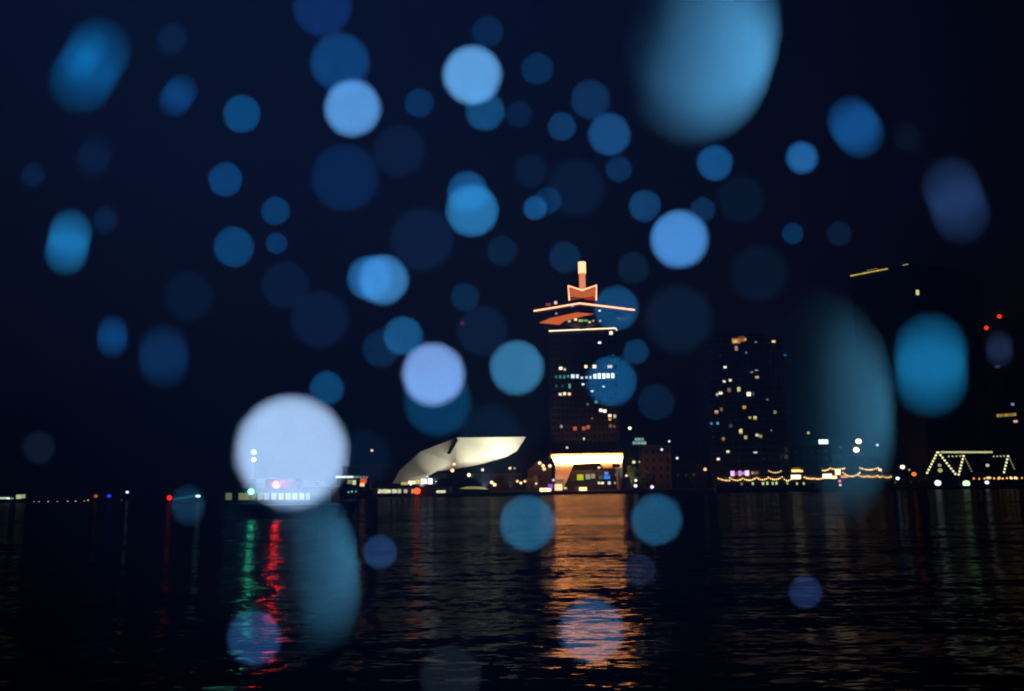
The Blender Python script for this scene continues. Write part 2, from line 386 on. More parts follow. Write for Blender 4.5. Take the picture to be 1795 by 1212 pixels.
# terrace and ground-floor lights
for px, py, w_, h_, c, s in [(709, 848, 12, 5, (225, 205, 130), .7), (722, 846, 13, 6, (255, 240, 205), 1.3), (733, 845, 8, 7, (225, 205, 130), 1.0), (743, 844, 10, 9, (235, 245, 230), 1.7), (754, 844, 8, 10, (235, 250, 245), 1.9), (749, 836, 4, 3, CREAM, 1.0)]:
    lit(t, 'terrace_window', px, py, w_, h_, EY - 1.5, c, s)
for i, (px, w_, s) in enumerate([(654, 10, .7), (664, 6, 1.2), (668, 6, .9), (675, 8, 1.1), (682, 6, 1.2), (690, 6, .9), (693, 5, 1.3), (700, 6, .8), (711, 6, .7), (723, 3, .8), (640, 5, .3)]):
    lit(t, 'ground_floor_window', px, 861.5, w_, 7 if i % 2 else 6, EY - 3, [(225, 230, 170), (250, 240, 190), (235, 240, 215)][i % 3], s * .8)
lit(t, 'ground_floor_window', 773, 863, 16, 6, EY - 3, (240, 240, 205), .9)
bm = B(); f = [at(x, y, EY - 3) for x, y in ((805, 857), (818, 853.5), (845, 853.5), (857, 858))]; prism(bm, f, [p + Vector((0, .2, 0)) for p in f]); obj('lit_ramp', bm, GLOW, t, gc((195, 180, 105), .55))
bm = B(); box(bm, X_at(630, 2, EY), X_at(790, 2, EY), EY - 2.9, EY + 8.9, QZ, at(680, 856, EY).z); obj('terrace_base', bm, M['concrete'], t)
def flood(px, z, Y, aim, e, size, col=(1.0, 0.95, 0.68)):
    l = bpy.data.lights.new('floodlight', 'SPOT'); l.energy = e; l.color = col; l.spot_size = math.radians(size); l.spot_blend = 0.8; l.shadow_soft_size = 0.3
    lo = bpy.data.objects.new('floodlight_lamp', l); COL.objects.link(lo); lo.parent = t
    p = Vector((X_at(px, z, Y), Y, z)); lo.location = p
    lo.rotation_euler = (aim - p).to_track_quat('-Z', 'Y').to_euler()
    bm = B(); box(bm, p.x - .3, p.x + .3, p.y + .45, p.y + .75, p.z - .5, p.z - .05); obj('floodlight', bm, M['metal'], t)
flood(765, 6, EY - 15, at(768, 806, EY), 8500, 60)
flood(850, 3, EY - 24, at(850, 786, EY - 6), 62000, 75)
flood(720, 5, EY - 14, at(715, 835, EY), 1300, 70)
flood(895, 3, EY - 24, at(895, 776, EY - 7), 34000, 60)

# ------------------------------------------------------------------ other high-rises
RY = 450.0
t = thing('apartment_tower', 'dark apartment tower with scattered lit windows and amber rooftop light', 'tower')
rx0, rx1 = X_at(1243, 40, RY), X_at(1378, 40, RY); rz = at(1300, 591, RY).z
bm = B(); box(bm, rx0, rx1, RY, RY + 24, QZ, rz); obj('shaft', bm, M['facade'], t)
bm = B(); box(bm, rx0 + 6, rx1 - 8, RY + 3, RY + 20, rz, rz + 2.2); obj('roof_storey', bm, M['roof'], t)
bm = B()
nfl = 21
for f in range(nfl + 1):
    z = QZ + 3 + f * (rz - QZ - 3.5) / nfl
    box(bm, rx0 - 1.1, rx1 + 1.1, RY - 1.2, RY + .02, z - .14, z + .14)
obj('balcony_slabs', bm, M['concrete'], t, kind='stuff')
bm = B()
for f in range(nfl):
    z = QZ + 3 + f * (rz - QZ - 3.5) / nfl
    for c in range(14):
        x = rx0 + (c + .5) * (rx1 - rx0) / 14
        box(bm, x - .9, x + .9, RY - .05, RY + .05, z + .45, z + 2.7)
obj('window_panes', bm, M['glass'], t, kind='stuff')
RW = [(1290, 598, 14, 9, AMBER, .42), (1300, 595, 12, 9, (235, 145, 60), .36), (1289, 599, 8, 4, WARM, 1.2), (1306, 595, 4, 4, WARM, .7), (1290.5, 611, 5, 8, (220, 170, 140), .5), (1356, 599, 6, 4, WARM, 1.1), (1325, 600, 4, 2, CREAM, .3),
      (1308, 618, 3, 5, TEAL, .3), (1376, 623, 5, 3, (70, 140, 220), .4), (1271, 644, 5, 4, CREAM, 1.2), (1326, 650, 5, 2.5, COOL, .5), (1318, 652, 5, 3, COOL, .35), (1327, 662, 6, 4, WARM, 1.0),
      (1269.5, 669, 4.5, 3.5, CREAM, 1.1), (1280, 667, 4.5, 4, CREAM, 1.1), (1278, 684.5, 6, 8, (190, 150, 110), .4), (1295, 683, 5.5, 8, (235, 225, 160), .8), (1263, 689, 7, 5, CREAM, 1.4), (1257, 692, 4, 4, CREAM, .6),
      (1312.5, 691, 7, 7, CREAM, 1.6), (1320, 691, 4, 6, (180, 130, 90), .25), (1256, 722.6, 6, 5, (255, 170, 120), 1.1), (1264.5, 718, 4, 6, (190, 150, 110), .4), (1304.6, 714, 6, 6, (235, 165, 80), .7), (1358.5, 722.6, 5, 5, (215, 210, 130), .5),
      (1314.5, 733, 4.5, 5, (215, 200, 130), .7), (1323.5, 733, 6, 6, (230, 220, 150), .9), (1247, 742.7, 4, 4, (90, 175, 220), .6), (1258, 742.4, 4, 4, (110, 195, 235), .8), (1281, 747, 6, 5, (160, 150, 120), .25),
      (1298.5, 756.5, 5.5, 8, (245, 225, 150), 1.1), (1307, 767, 5, 6, (230, 205, 130), .7), (1327, 763, 5, 4, CREAM, .9), (1333, 765, 6, 5, (210, 195, 110), .5), (1268, 770, 5, 6, (215, 150, 80), .6),
      (1276, 792, 5, 4, CREAM, 1.1), (1324, 794, 6.5, 3.5, COOL, 1.0), (1259, 805, 5, 4, CREAM, 1.2), (1345, 700, 4, 4, CREAM, .15), (1352, 755, 3, 3, CREAM, .15)]
for a in RW: lit(t, 'lit_window', a[0], a[1], a[2], a[3], RY, a[4], a[5], proud=0.14)

DY = 470.0
t = thing('dark_corner_tower', 'unlit corner tower with yellow roof edge line, tallest on the far bank', 'tower')
n_ = at(1600, 461, DY); l_ = at(1492, 488, DY + 27); r_ = at(1712, 480, DY + 23)
l_.z = r_.z = n_.z; fa = l_ + r_ - n_
bm = B(); rim = [n_, r_, fa, l_]; prism(bm, [Vector((p.x, p.y, QZ)) for p in rim], rim); obj('shaft', bm, M['facade'], t)
bm = B()
for k in range(22):
    z = QZ + 4 + k * (n_.z - QZ - 5) / 21.5
    rr = [Vector((fa.x + (p.x - fa.x) * 1.004, fa.y + (p.y - fa.y) * 1.004, z)) for p in rim]
    prism(bm, rr, [p + Vector((0, 0, .35)) for p in rr])
obj('floor_bands', bm, M['facade'], t, kind='stuff')
d1 = (n_ - l_)
fz = Vector((-.35, -.35, -.6))
a0, a1 = l_ + fz, l_ + d1 * 0.62 + fz
for k in range(9):
    q0 = a0 + (a1 - a0) * (k / 9); q1 = a0 + (a1 - a0) * ((k + .86) / 9)
    led(t, [q0, q1], 0.28, LED_Y, .85 if k % 3 else 1.1)
led(t, [l_ + d1 * .28 + Vector((0, .8, .8)), l_ + d1 * .45 + Vector((0, .8, .8))], .13, (205, 185, 110), .5)
led(t, [l_ + d1 * .85 + fz * .5, l_ + d1 * .93 + fz * .5], .2, (215, 195, 110), .7)
for px, py, w_, h_, c, s in [(1608, 513, 6, 9, (225, 215, 150), 1.0), (1633, 662, 6, 6, (255, 200, 150), 2.2), (1684, 704, 7, 6, (255, 235, 170), 1.3), (1696, 713, 7, 6, (240, 225, 120), 1.1), (1706, 711, 6, 5, (240, 220, 120), .9), (1703, 677, 3, 3, CREAM, .3)]:
    lit(t, 'lit_window', px, py, w_, h_, DY - 1.5 + (px - 1600) * .24, c, s)

t = thing('office_block', 'dark office block at the edge with a yellow window row', 'building')
OY = 470
ox0 = X_at(1722, 30, OY + 8); bm = B(); box(bm, ox0, ox0 + 40, OY + 8, OY + 30, QZ, at(1750, 690, OY + 8).z); obj('block', bm, M['concrete'], t)
for k in range(7): lit(t, 'lit_window', 1749 + k * 5, 729 - k * .35, 4, 5, OY + 8, LED_Y if k % 2 else (225, 190, 90), .35 + .2 * (k % 3 == 0))
for px, py, w_, h_, c, s in [(1775, 709, 5, 4, (160, 190, 230), .6), (1780, 739, 7, 4, (255, 190, 170), .9), (1748, 643, 8, 4, (90, 120, 150), .25)]:
    lit(t, 'lit_window', px, py, w_, h_, OY + 8, c, s)

KY = 520.0
t = thing('tower_crane', 'dark tower crane carrying two red warning lamps, far edge of the skyline', 'crane')
kb = at(1752, 556, KY); kj = at(1729, 576, KY)
bm = B()
for dx, dy in ((-.7, -.7), (.7, -.7), (.7, .7), (-.7, .7)): tube(bm, [(kb.x + dx, KY + dy, QZ), (kb.x + dx, KY + dy, kb.z)], .13, 4)
for k in range(40):
    z0 = QZ + k * (kb.z - QZ) / 40; z1 = QZ + (k + 1) * (kb.z - QZ) / 40
    for a, b in (((-.7, -.7), (.7, -.7)), ((.7, -.7), (.7, .7)), ((.7, .7), (-.7, .7)), ((-.7, .7), (-.7, -.7))):
        tube(bm, [(kb.x + a[0], KY + a[1], z0), (kb.x + b[0], KY + b[1], z1)], .07, 3)
obj('crane_mast', bm, M['metal'], t)
bm = B(); z = kj.z
for off_, h in ((-.5, 0), (.5, 0), (0, .9)): tube(bm, [(kb.x - 26, KY + off_, z - 1.2 + h), (kb.x + 12, KY + off_, z - 1.2 + h)], .1, 4)
for k in range(38): tube(bm, [(kb.x - 26 + k, KY - .5, z - 1.2), (kb.x - 25.5 + k, KY, z - .3), (kb.x - 25 + k, KY + .5, z - 1.2)], .06, 3)
obj('jib', bm, M['metal'], t)
bm = B(); box(bm, kb.x + 8, kb.x + 12, KY - .8, KY + .8, z - 3.4, z - 1.3); obj('counterweight', bm, M['concrete'], t)
bm = B(); box(bm, kb.x + .8, kb.x + 2.4, KY - 1, KY + .6, z - 3.6, z - 1.3); obj('cab', bm, M['deck'], t)
for p in (kb, kj):
    bm = B(); ball(bm, p + Vector((0, 0, .3)), 1.15, 2); obj('warning_lamp', bm, GLOW, t, gc((255, 45, 25), 1.6))

t = thing('chimney_stack', 'thin distant chimney with a faint red warning lamp above the museum', 'chimney')
ch = at(811, 569, 720)
bm = B(); tube(bm, [(ch.x, 720, QZ), (ch.x, 720, ch.z)], 2.6, 12, 1.5); obj('stack', bm, M['concrete'], t)
bm = B(); ball(bm, ch + Vector((0, -1.6, .6)), 1.5, 2); obj('warning_lamp', bm, GLOW, t, gc((150, 25, 40), .35))

# low dark houses along the far bank
HOUSES = [(1126, 1176, 783, 440, 'flat', 'dark hotel block carrying the pale two-line roof sign'), (1180, 1238, 806, 455, 'gable', 'dark gabled house between the hotel block and the apartment tower'),
          (1388, 1455, 782, 470, 'flat', 'dark block carrying the small white rooftop panel'), (1560, 1628, 815, 430, 'gable', 'dark gabled house beside the bulb-strung frame'),
          (1462, 1545, 800, 480, 'flat', 'low dark block behind the lit upper deck boat'), (1640, 1790, 812, 440, 'flat', 'long dark shed behind the bulb-strung frame'),
          (925, 966, 808, 452, 'gable', 'dark gabled house tucked beside the portal tower'), (850, 922, 832, 460, 'flat', 'low dark building beneath the museum tip'),
          (600, 690, 818, 520, 'flat', 'dark warehouse behind the museum slope'), (360, 560, 838, 560, 'gable', 'distant dark shed behind the ferry'), (40, 250, 852, 620, 'flat', 'long low dark warehouse on the unlit shore')]
for x0, x1, py, Y, kind, lab in HOUSES:
    t = thing('waterfront_house' if kind == 'gable' else 'waterfront_block', lab, 'building')
    z = at((x0 + x1) / 2, py, Y).z; X0, X1 = X_at(x0, z, Y), X_at(x1, z, Y)
    zw = z if kind == 'flat' else QZ + (z - QZ) * .68
    bm = B(); box(bm, X0, X1, Y, Y + 14, QZ, zw); obj('wall', bm, M['brick'], t)
    if kind == 'gable':
        xm = (X0 + X1) / 2; f = [Vector((X0 - .5, Y - .4, zw)), Vector((X1 + .5, Y - .4, zw)), Vector((xm, Y - .4, z))]
        bm = B(); prism(bm, f, [p + Vector((0, 14.8, 0)) for p in f]); obj('roof', bm, M['roof'], t)
    else:
        bm = B(); box(bm, X0 - .3, X1 + .3, Y - .3, Y + 14.3, zw, zw + .5); obj('roof', bm, M['roof'], t)
    nw = max(3, int((X1 - X0) / 3.2)); rows = max(1, int((zw - QZ) / 3.4))
    if nw * rows <= 60:
        for r in range(rows):
            for k in range(nw):
                x = X0 + (k + .5) * (X1 - X0) / nw; zz = QZ + 1.1 + r * (zw - QZ - .4) / rows
                bm = B(); box(bm, x - .55, x + .55, Y - .06, Y + .04, zz, zz + 1.5); obj('window', bm, M['glass'], t)

# signs
t = thing('roof_sign', 'pale cyan illuminated two-line roof sign, letters too blurred to read', 'sign')
SY = 441
for row, (xs, y0, y1) in enumerate([([(1114.5, 2.8), (1118, 2.6), (1121.5, 3), (1126.5, 3)], 768, 772.8), ([(1110.5, 2.6), (1114, 2.4), (1118.3, 2.8), (1121.6, 2.2), (1126, 3.8), (1130.6, 4)], 774.2, 779.4)]):
    for x, w_ in xs:
        bm = B(); pbox(bm, x - w_ / 2, x + w_ / 2, y0, y1, SY, .15); obj('sign_letter', bm, GLOW, t, gc((165, 220, 215), .62))
bm = B(); pbox(bm, 1109, 1133, 779.8, 780.6, SY + .1, .15); pbox(bm, 1112, 1112.8, 779.6, 784, SY + .1, .15); pbox(bm, 1129, 1129.8, 779.6, 784, SY + .1, .15); obj('sign_frame', bm, M['metal'], t)
t = thing('lit_panel', 'small white glowing rooftop panel right of the apartment tower', 'sign')
bm = B(); pbox(bm, 1435.5, 1451.5, 771, 778.5, 471, .3); obj('panel', bm, GLOW, t, gc((225, 250, 250), 2.0))
bm = B(); pbox(bm, 1434.8, 1452.2, 778.6, 779.6, 471, .3); pbox(bm, 1439, 1440, 779.6, 783, 471, .3); pbox(bm, 1447, 1448, 779.6, 783, 471, .3); obj('panel_frame', bm, M['metal'], t)

# ------------------------------------------------------------------ lamps on posts
def lamp_post(px, py, Y, c, s, size, label, group='lamps along the far bank', arm=True):
    p = at(px, py, Y); g = ground_z(Y)
    t = thing('street_lamp', label, 'street lamp', group, (p.x, Y + .5, g))
    r = size * Y / FPX / 2
    def loc(v): return Vector(v) - Vector((p.x, Y + .5, g))
    bm = B(); tube(bm, [loc((p.x, Y + .5, g)), loc((p.x, Y + .5, p.z + r * .9)), loc((p.x, Y + .1, p.z + r * 1.25))], .09, 6, .05); obj('post', bm, M['metal'], t)
    bm = B(); box(bm, -r * .9, r * .9, -.5 - r, -.5 + r, p.z - g + r * .95, p.z - g + r * 1.15); obj('lamp_head', bm, M['metal'], t)
    bm = B(); ball(bm, loc(p), r, 2, (1, 1, .9)); obj('bulb', bm, GLOW, t, gc(c, s))
    return t
LAMPS = [
    (796, 814, 388, (255, 205, 140), 2.0, 5.5, 'upper of the two warm lamps in front of the museum underside'),
    (793, 825, 388, (255, 195, 130), 2.4, 6.5, 'lower of the two warm lamps in front of the museum underside'),
    (846, 824, 396, CREAM, 1.4, 5, 'pale lamp just beneath the middle of the museum overhang'),
    (822, 833, 394, (255, 230, 180), 2.4, 6.5, 'round cream lamp standing alone below the museum overhang'),
    (894, 821, 398, WARM, 1.5, 5, 'warm lamp under the sharp museum tip'),
    (902, 821, 402, (220, 180, 120), .7, 4, 'dim lamp just right of the warm lamp under the museum tip'),
    (862, 846, 394, WARM, 2.2, 6, 'upper lamp of the close pair at the end of the lit museum ramp'),
    (867, 850, 393.5, (240, 225, 150), 1.7, 6.5, 'lower lamp of the close pair at the end of the lit museum ramp'),
    (907, 844, 394, WARM, 1.4, 5, 'left lamp of the trio low between museum and tower'),
    (913, 847, 394, WARM, 1.7, 5, 'middle lamp of the trio low between museum and tower'),
    (920, 844, 394, WARM, 1.4, 5, 'third lamp of the trio low between museum and tower'),
    (940, 848, 394, CREAM, 1.2, 4, 'small white lamp left of the portal foot lights'),
    (946, 812, 398, WARM, 2.0, 6, 'topmost lamp of the cluster left of the portal leg'),
    (952, 817, 398, WARM, 2.0, 6, 'central lamp of the cluster left of the portal leg'),
    (954, 822.5, 398, (230, 205, 130), 1.6, 6.5, 'lowest lamp of the cluster left of the portal leg'),
    (964, 817, 398, WARM, 2.0, 6, 'lamp of the cluster nearest the portal leg'),
    (652, 790, 470, (255, 225, 170), 1.0, 5, 'lone small lamp in the dark sky left of the museum'),
    (1104, 751, 432, (255, 245, 205), 1.8, 6, 'bright pale lamp above the two-line roof sign'),
    (1173, 774, 434, COOL, 1.2, 4, 'tiny white lamp to the right of the roof sign'),
    (1160, 788.5, 434, COOL, 1.3, 4.5, 'tiny white lamp below and right of the roof sign'),
    (1187, 803.5, 434, COOL, 1.4, 4.5, 'white lamp above the dark gabled house'),
    (1236, 823, 430, (240, 185, 110), 1.6, 6, 'amber lamp left of the first party boat'),
    (1217, 833, 430, (230, 190, 140), .5, 3, 'faint tiny lamp left of the amber lamp'),
    (1098, 834, 400, CREAM, 1.1, 4.5, 'lamp at the left side of the lit tree'),
    (1114.5, 842.5, 400, CREAM, 1.6, 5, 'lamp at the foot of the lit tree'),
    (1111, 810.5, 402, (230, 230, 160), 1.2, 6, 'pale yellow lamp over the crown of the lit tree'),
    (1121, 810, 404, COOL, .6, 3, 'tiny white lamp right of the lit tree top'),
    (1417, 759, 440, (230, 200, 160), .8, 5, 'dim warm lamp above and left of the white rooftop panel'),
    (1505, 774, 400, (255, 215, 165), 3.2, 10, 'upper big glaring lamp above the party boats'),
    (1501, 789, 398, (255, 220, 170), 3.2, 10, 'lower big glaring lamp above the party boats'),
    (1538, 780.5, 404, COOL, 1.2, 5, 'small white lamp right of the two glaring lamps'),
    (1473, 784, 404, (200, 190, 170), .4, 5, 'dim lamp left of the two glaring lamps'),
    (1582, 819, 396, (255, 225, 190), 2.2, 8, 'warm lamp right of the party boats, above the orange lamp'),
    (1602, 831.5, 395, (255, 120, 40), 1.4, 8, 'orange lamp between the party boats and the bulb-strung frame'),
    (1594, 824, 396, (200, 210, 200), .5, 4, 'small pale lamp between the warm and the orange lamp'),
    (1573.5, 839, 394.5, (200, 220, 255), 2.0, 6.5, 'blue-white lamp low at the end of the party boats'),
    (1647, 816, 396, (200, 205, 160), .6, 6, 'dim upper lamp inside the first gable of bulbs'),
    (1648, 825, 395, (195, 195, 105), .8, 8, 'greenish lamp inside the first gable of bulbs'),
    (1731, 816, 396, (215, 220, 190), .8, 6, 'pale lamp hanging under the long bulb-strung ridge'),
    (1644, 847, 393.5, (230, 230, 245), 1.8, 11, 'broad white lamp at the water below the first gable'),
    (1694, 848, 393.5, (200, 255, 190), 1.8, 12, 'broad green-white lamp at the water below the second gable'),
    (1730, 846, 393.5, (225, 235, 255), 1.6, 7, 'blue-white lamp at the water below the long ridge'),
    (1114, 852, 393.5, (235, 235, 255), 1.8, 6, 'white lamp at the quay edge right of the portal'),
    (1143, 854, 393.5, (235, 230, 255), 1.8, 6, 'second white lamp at the quay edge, farther right of the portal'),
    (168, 870, 394, (230, 100, 40), .7, 6, 'dim orange lamp left of the blue lamp on the far shore'),
    (191, 870, 394, (40, 60, 255), 1.0, 7, 'blue lamp on the dark far shore'),
    (214, 877, 392.5, (190, 30, 40), .5, 5, 'dim red lamp just right of the blue lamp'),
    (223, 863, 395, (225, 245, 255), 1.5, 5, 'white lamp above the dim red lamp on the far shore'),
    (731, 861, 391, (255, 70, 30), 3.0, 12, 'big red-orange lamp at the water below the museum terrace'),
]
for a in LAMPS:
    lamp_post(*a)
for k, px in enumerate([60, 69, 85, 101, 119, 133, 148, 155]):
    lamp_post(px, 880.3 - (1.5 if k == 7 else 0) - k * .25, 392.3, (255, 230, 190), .9 + .5 * (k % 3), 3.2, ['first', 'second', 'third', 'fourth', 'fifth', 'sixth', 'seventh', 'eighth'][k] + ' tiny pale path lamp in the shore row, counted from the lit pavilion', 'row of tiny path lamps')

# lit pavilion far left
t = thing('glass_pavilion', 'small lit glass pavilion at the water on the dark shore', 'pavilion')
VY = 392.9
bm = B(); pbox(bm, -20, 47, 866, 867.5, VY - .3, 8); obj('roof', bm, M['roof'], t)
bm = B(); pbox(bm, -20, 47, 867.6, 882, VY + .6, 6); obj('wall', bm, M['concrete'], t)
for px, py, w_, h_, c, s in [(5, 875.5, 14, 7, (200, 235, 200), .9), (14, 875, 6, 5, (235, 255, 235), 1.6), (21, 875, 5, 3, (200, 240, 220), .6), (33, 871.5, 9, 8, (215, 225, 160), .7), (41, 870, 7, 7, (210, 220, 160), .5)]:
    lit(t, 'window', px, py, w_, h_, VY + .5, c, s)

# ------------------------------------------------------------------ boats
def hull(bm, x0, x1, y0, y1, z0, z1, rake=1.5):
    n = 8; a, b = [], []
    for k in range(n + 1):
        u = k / n
        ins = (y1 - y0) * .5 * (max(0, u - .7) / .3) ** 2 * .9
        a.append((x0 + (x1 - x0) * u, y0 + ins)); b.append((x0 + (x1 - x0) * u, y1 - ins))
    ring = a + b[::-1]
    lo = [Vector((x if x < x1 - .01 else x - rake, y, z0)) for x, y in ring]; hi = [Vector((x, y, z1)) for x, y in ring]
    prism(bm, lo, hi)
    return bm

# the ferry in mid river
FY = 150.0
t = thing('ferry_boat', 'black-hulled ferry with lit cabin windows, red lamp and masthead lights', 'boat')
fx0, fx1 = X_at(392, 2, FY), X_at(606, 2, FY)
zh = at(500, 882, FY).z
bm = B(); hull(bm, fx0 - 2, fx1 + 1.5, FY, FY + 9, -.4, zh); obj('hull', bm, M['hull'], t)
bm = B(); box(bm, fx0 - 1.7, fx1 + .5, FY - .12, FY - .02, zh - .35, zh - .15); obj('rubbing_strake', bm, M['deck'], t)
zc0, zc1 = zh, at(500, 858, FY).z
bm = B(); box(bm, fx0, fx1 - 2.5, FY + .8, FY + 8.2, zc0, zc1); obj('cabin', bm, M['hull'], t)
bm = B(); box(bm, fx0 - .3, fx1 - 2.0, FY + .4, FY + 8.6, zc1, zc1 + .25); obj('cabin_roof', bm, M['hull'], t)
wl = [(401, 11, .30), (423, 9, .42), (433, 10, .5), (444, 9, .4), (456, 9, .5), (467, 9, .6), (480, 8, .75), (493, 9, .8), (505, 9, .85), (517, 9, .85), (529, 8, .8), (540, 7, .7)]
for px, w_, s in wl: lit(t, 'cabin_window', px, 870.5, w_, 12, FY + .8, (205, 215, 160) if px < 450 else (235, 235, 215), s * .6, proud=.06)
bm = B(); box(bm, X_at(466, 4, FY + 3), X_at(520, 4, FY + 3), FY + 2.5, FY + 6, zc1 + .25, zc1 + 1.6); obj('wheelhouse', bm, M['hull'], t)
zm = at(445, 790, FY + 2).z; xm = X_at(447, 8, FY + 2)
bm = B(); tube(bm, [(xm, FY + 2.3, zc1 + .2), (xm, FY + 2.3, zm)], .09, 6, .05); box(bm, xm - .5, xm + .5, FY + 2.2, FY + 2.4, zm - 1.9, zm - 1.8); obj('mast', bm, M['metal'], t)
for px, py, c, s, r in [(445, 793, (120, 255, 225), 90, .22), (445, 806, (235, 245, 220), 10, .26)]:
    bm = B(); ball(bm, at(px, py, FY + 2), r, 2); obj('masthead_lamp', bm, GLOW, t, gc(c, s))
bm = B(); ball(bm, at(484, 850, FY + .9), .42, 2); obj('red_lamp', bm, GLOW, t, gc((255, 32, 20), 210), label='red navigation lamp')
bm = B(); ball(bm, at(440, 862, FY + .4), .36, 2); obj('green_lamp', bm, GLOW, t, gc((30, 190, 140), 130), label='green navigation lamp')
pr = at(484, 850, FY + 1)
bm = B(); tube(bm, [(pr.x, FY + 1.2, zc1 + .2), (pr.x, FY + 1.2, pr.z)], .05, 5); obj('lamp_bracket', bm, M['metal'], t)

# far passenger boat left of the museum
t = thing('passenger_boat', 'moored passenger boat with a white roof light row, left of the museum', 'boat')
BY = 382.0
bm = B(); hull(bm, X_at(585, 1, BY), X_at(662, 1, BY), BY, BY + 7, -.3, at(620, 859, BY).z); obj('hull', bm, M['hull'], t)
bm = B(); pbox(bm, 590, 648, 840, 858.6, BY + 1, 5); obj('cabin', bm, M['hull'], t)
for k in range(11): lit(t, 'roof_light', 591 + k * 5.2, 836.5 - .25 * (k % 2) + k * .02, 5 if k < 8 else 3, 3.6, BY + 1, (230, 245, 235) if k < 6 else (140, 190, 165), 1.3 if k < 6 else .5)
for px, py, w_, h_, c, s in [(613, 845, 8, 7, (180, 185, 120), .5), (621, 846, 6, 8, (220, 225, 180), .9), (637, 843, 11, 8, (240, 85, 30), .9), (635, 850, 8, 6, (250, 215, 140), 1.1), (611, 863, 3, 3, TEAL, .6), (617, 862, 3, 3, TEAL, .8), (624, 862, 3, 3, TEAL, .4)]:
    lit(t, 'cabin_window', px, py, w_, h_, BY + .9 if py < 859 else BY - .05, c, s)
t = thing('service_boat', 'small dark boat with a red lamp and a teal light strip', 'boat')
BY = 330.0
bm = B(); hull(bm, X_at(292, 1, BY), X_at(360, 1, BY), BY, BY + 4, -.3, at(325, 880, BY).z); obj('hull', bm, M['hull'], t)
bm = B(); pbox(bm, 304, 340, 871, 879.8, BY + 1, 2.5); obj('cabin', bm, M['hull'], t)
bm = B(); ball(bm, at(297, 873, BY - .1), .85, 2, (1, 1, 1.1)); obj('red_lamp', bm, GLOW, t, gc((255, 30, 20), 1.4))
bm = B(); tube(bm, [at(305, 875.5, BY - .2), at(343, 869.5, BY - .2)], .32, 6); obj('light_strip', bm, GLOW, t, gc((30, 130, 125), .35))
bm = B(); ball(bm, at(347, 870, BY - .2), .6, 2, (1.5, 1, .8)); obj('white_lamp', bm, GLOW, t, gc((200, 255, 240), 1.6))
bm = B(); tube(bm, [at(297, 880, BY + .2), at(297, 871, BY + .2)], .12, 5); tube(bm, [at(343, 880, BY + .2), at(343, 868, BY + .2)], .12, 5); obj('railing_post', bm, M['metal'], t)

# party boats hung with strings of bulbs
def garland(parent, pts, sag, Y, r=.32, c=AMBER, s=5.0, step=.75):
    """String of bulbs through photo points, hanging between them."""
    bm = B(); line = []
    for (x0, y0), (x1, y1) in zip(pts[:-1], pts[1:]):
        a, b = at(x0, y0, Y), at(x1, y1, Y); n = max(2, int((b - a).length / step))
        for k in range(n):
            u = k / n; p = a + (b - a) * u; p.z -= sag * 4 * u * (1 - u); line.append(p)
    line.append(at(*pts[-1], Y))
    for p in line: ball(bm, p, r * random.uniform(.85, 1.15), 1)
    o = obj('bulb_string', bm, BRIGHT, parent, gc(c, s))
    bm = B(); tube(bm, [p + Vector((0, .1, .25)) for p in line], .05, 4); obj('cable', bm, M['metal'], o)
    return o
PB = 388.0
G1 = (255, 205, 120)
def party_boat(px0, px1, deck_py, label):
    t = thing('party_boat', label, 'boat', 'party boats moored along the quay')
    bm = B(); hull(bm, X_at(px0, 1, PB), X_at(px1, 1, PB), PB, PB + 3.6, -.3, at((px0 + px1) / 2, deck_py + 7.5, PB).z, .8); obj('hull', bm, M['hull'], t)
    bm = B(); pbox(bm, px0 + 4, px1 - 8, deck_py - 4, deck_py + 7.4, PB + .6, 2.4); obj('cabin', bm, M['brick'], t)
    bm = B(); pbox(bm, px0 + 2, px1 - 5, deck_py - 5.2, deck_py - 4, PB + .3, 3); obj('cabin_roof', bm, M['deck'], t)
    return t
t = party_boat(1256, 1389, 841, 'long party boat with a pink-lit cabin and sagging amber bulb string')
garland(t, [(1259, 839), (1279, 842.5)], .25, PB - .3, c=G1, s=2.0); garland(t, [(1279.5, 838), (1302, 839), (1326, 837.5), (1347, 837.5), (1371, 836.5), (1386, 841)], .9, PB - .3, c=G1, s=2.2)
for px, w_, c, s in [(1284, 7, (235, 190, 250), 1.2), (1291, 5, (215, 60, 90), .6), (1297, 6, (215, 170, 240), .9), (1303, 5, (200, 165, 230), .8), (1309.5, 7, (250, 215, 245), 1.4), (1319, 5, (235, 150, 130), .6), (1325, 8, (190, 160, 140), .25)]:
    lit(t, 'cabin_window', px, 830.5 - (px - 1284) * .03, w_, 9 if w_ > 5 and px < 1312 else 5, PB + .2, c, s)
garland(t, [(1348, 826), (1369, 826)], .7, PB + .5, r=.26, c=(255, 205, 140), s=2.0)
bm = B(); pbox(bm, 1281, 1316, 824.5, 826, PB + .3, 3); pbox(bm, 1346, 1372, 823.5, 824.8, PB + .3, 3); obj('awning', bm, M['brick'], t)
bm = B()
for px in (1282, 1314, 1347, 1371): pbox(bm, px - .6, px + .6, 824.6, 843, PB + .4, .12)
obj('awning_post', bm, M['metal'], t)
for k, (px, s) in enumerate([(1300, .25), (1319.5, .9), (1337.5, .9), (1345, 1.0), (1354.5, .9), (1361, .8), (1380, .5)]):
    lit(t, 'deck_lamp', px, 848.5 - (px - 1300) * .02, 3.2, 5, PB - .15, [(215, 235, 140), (170, 235, 160), (250, 245, 190)][k % 3], s)
t = party_boat(1386, 1444, 839, 'short party boat with two stacked bright windows')
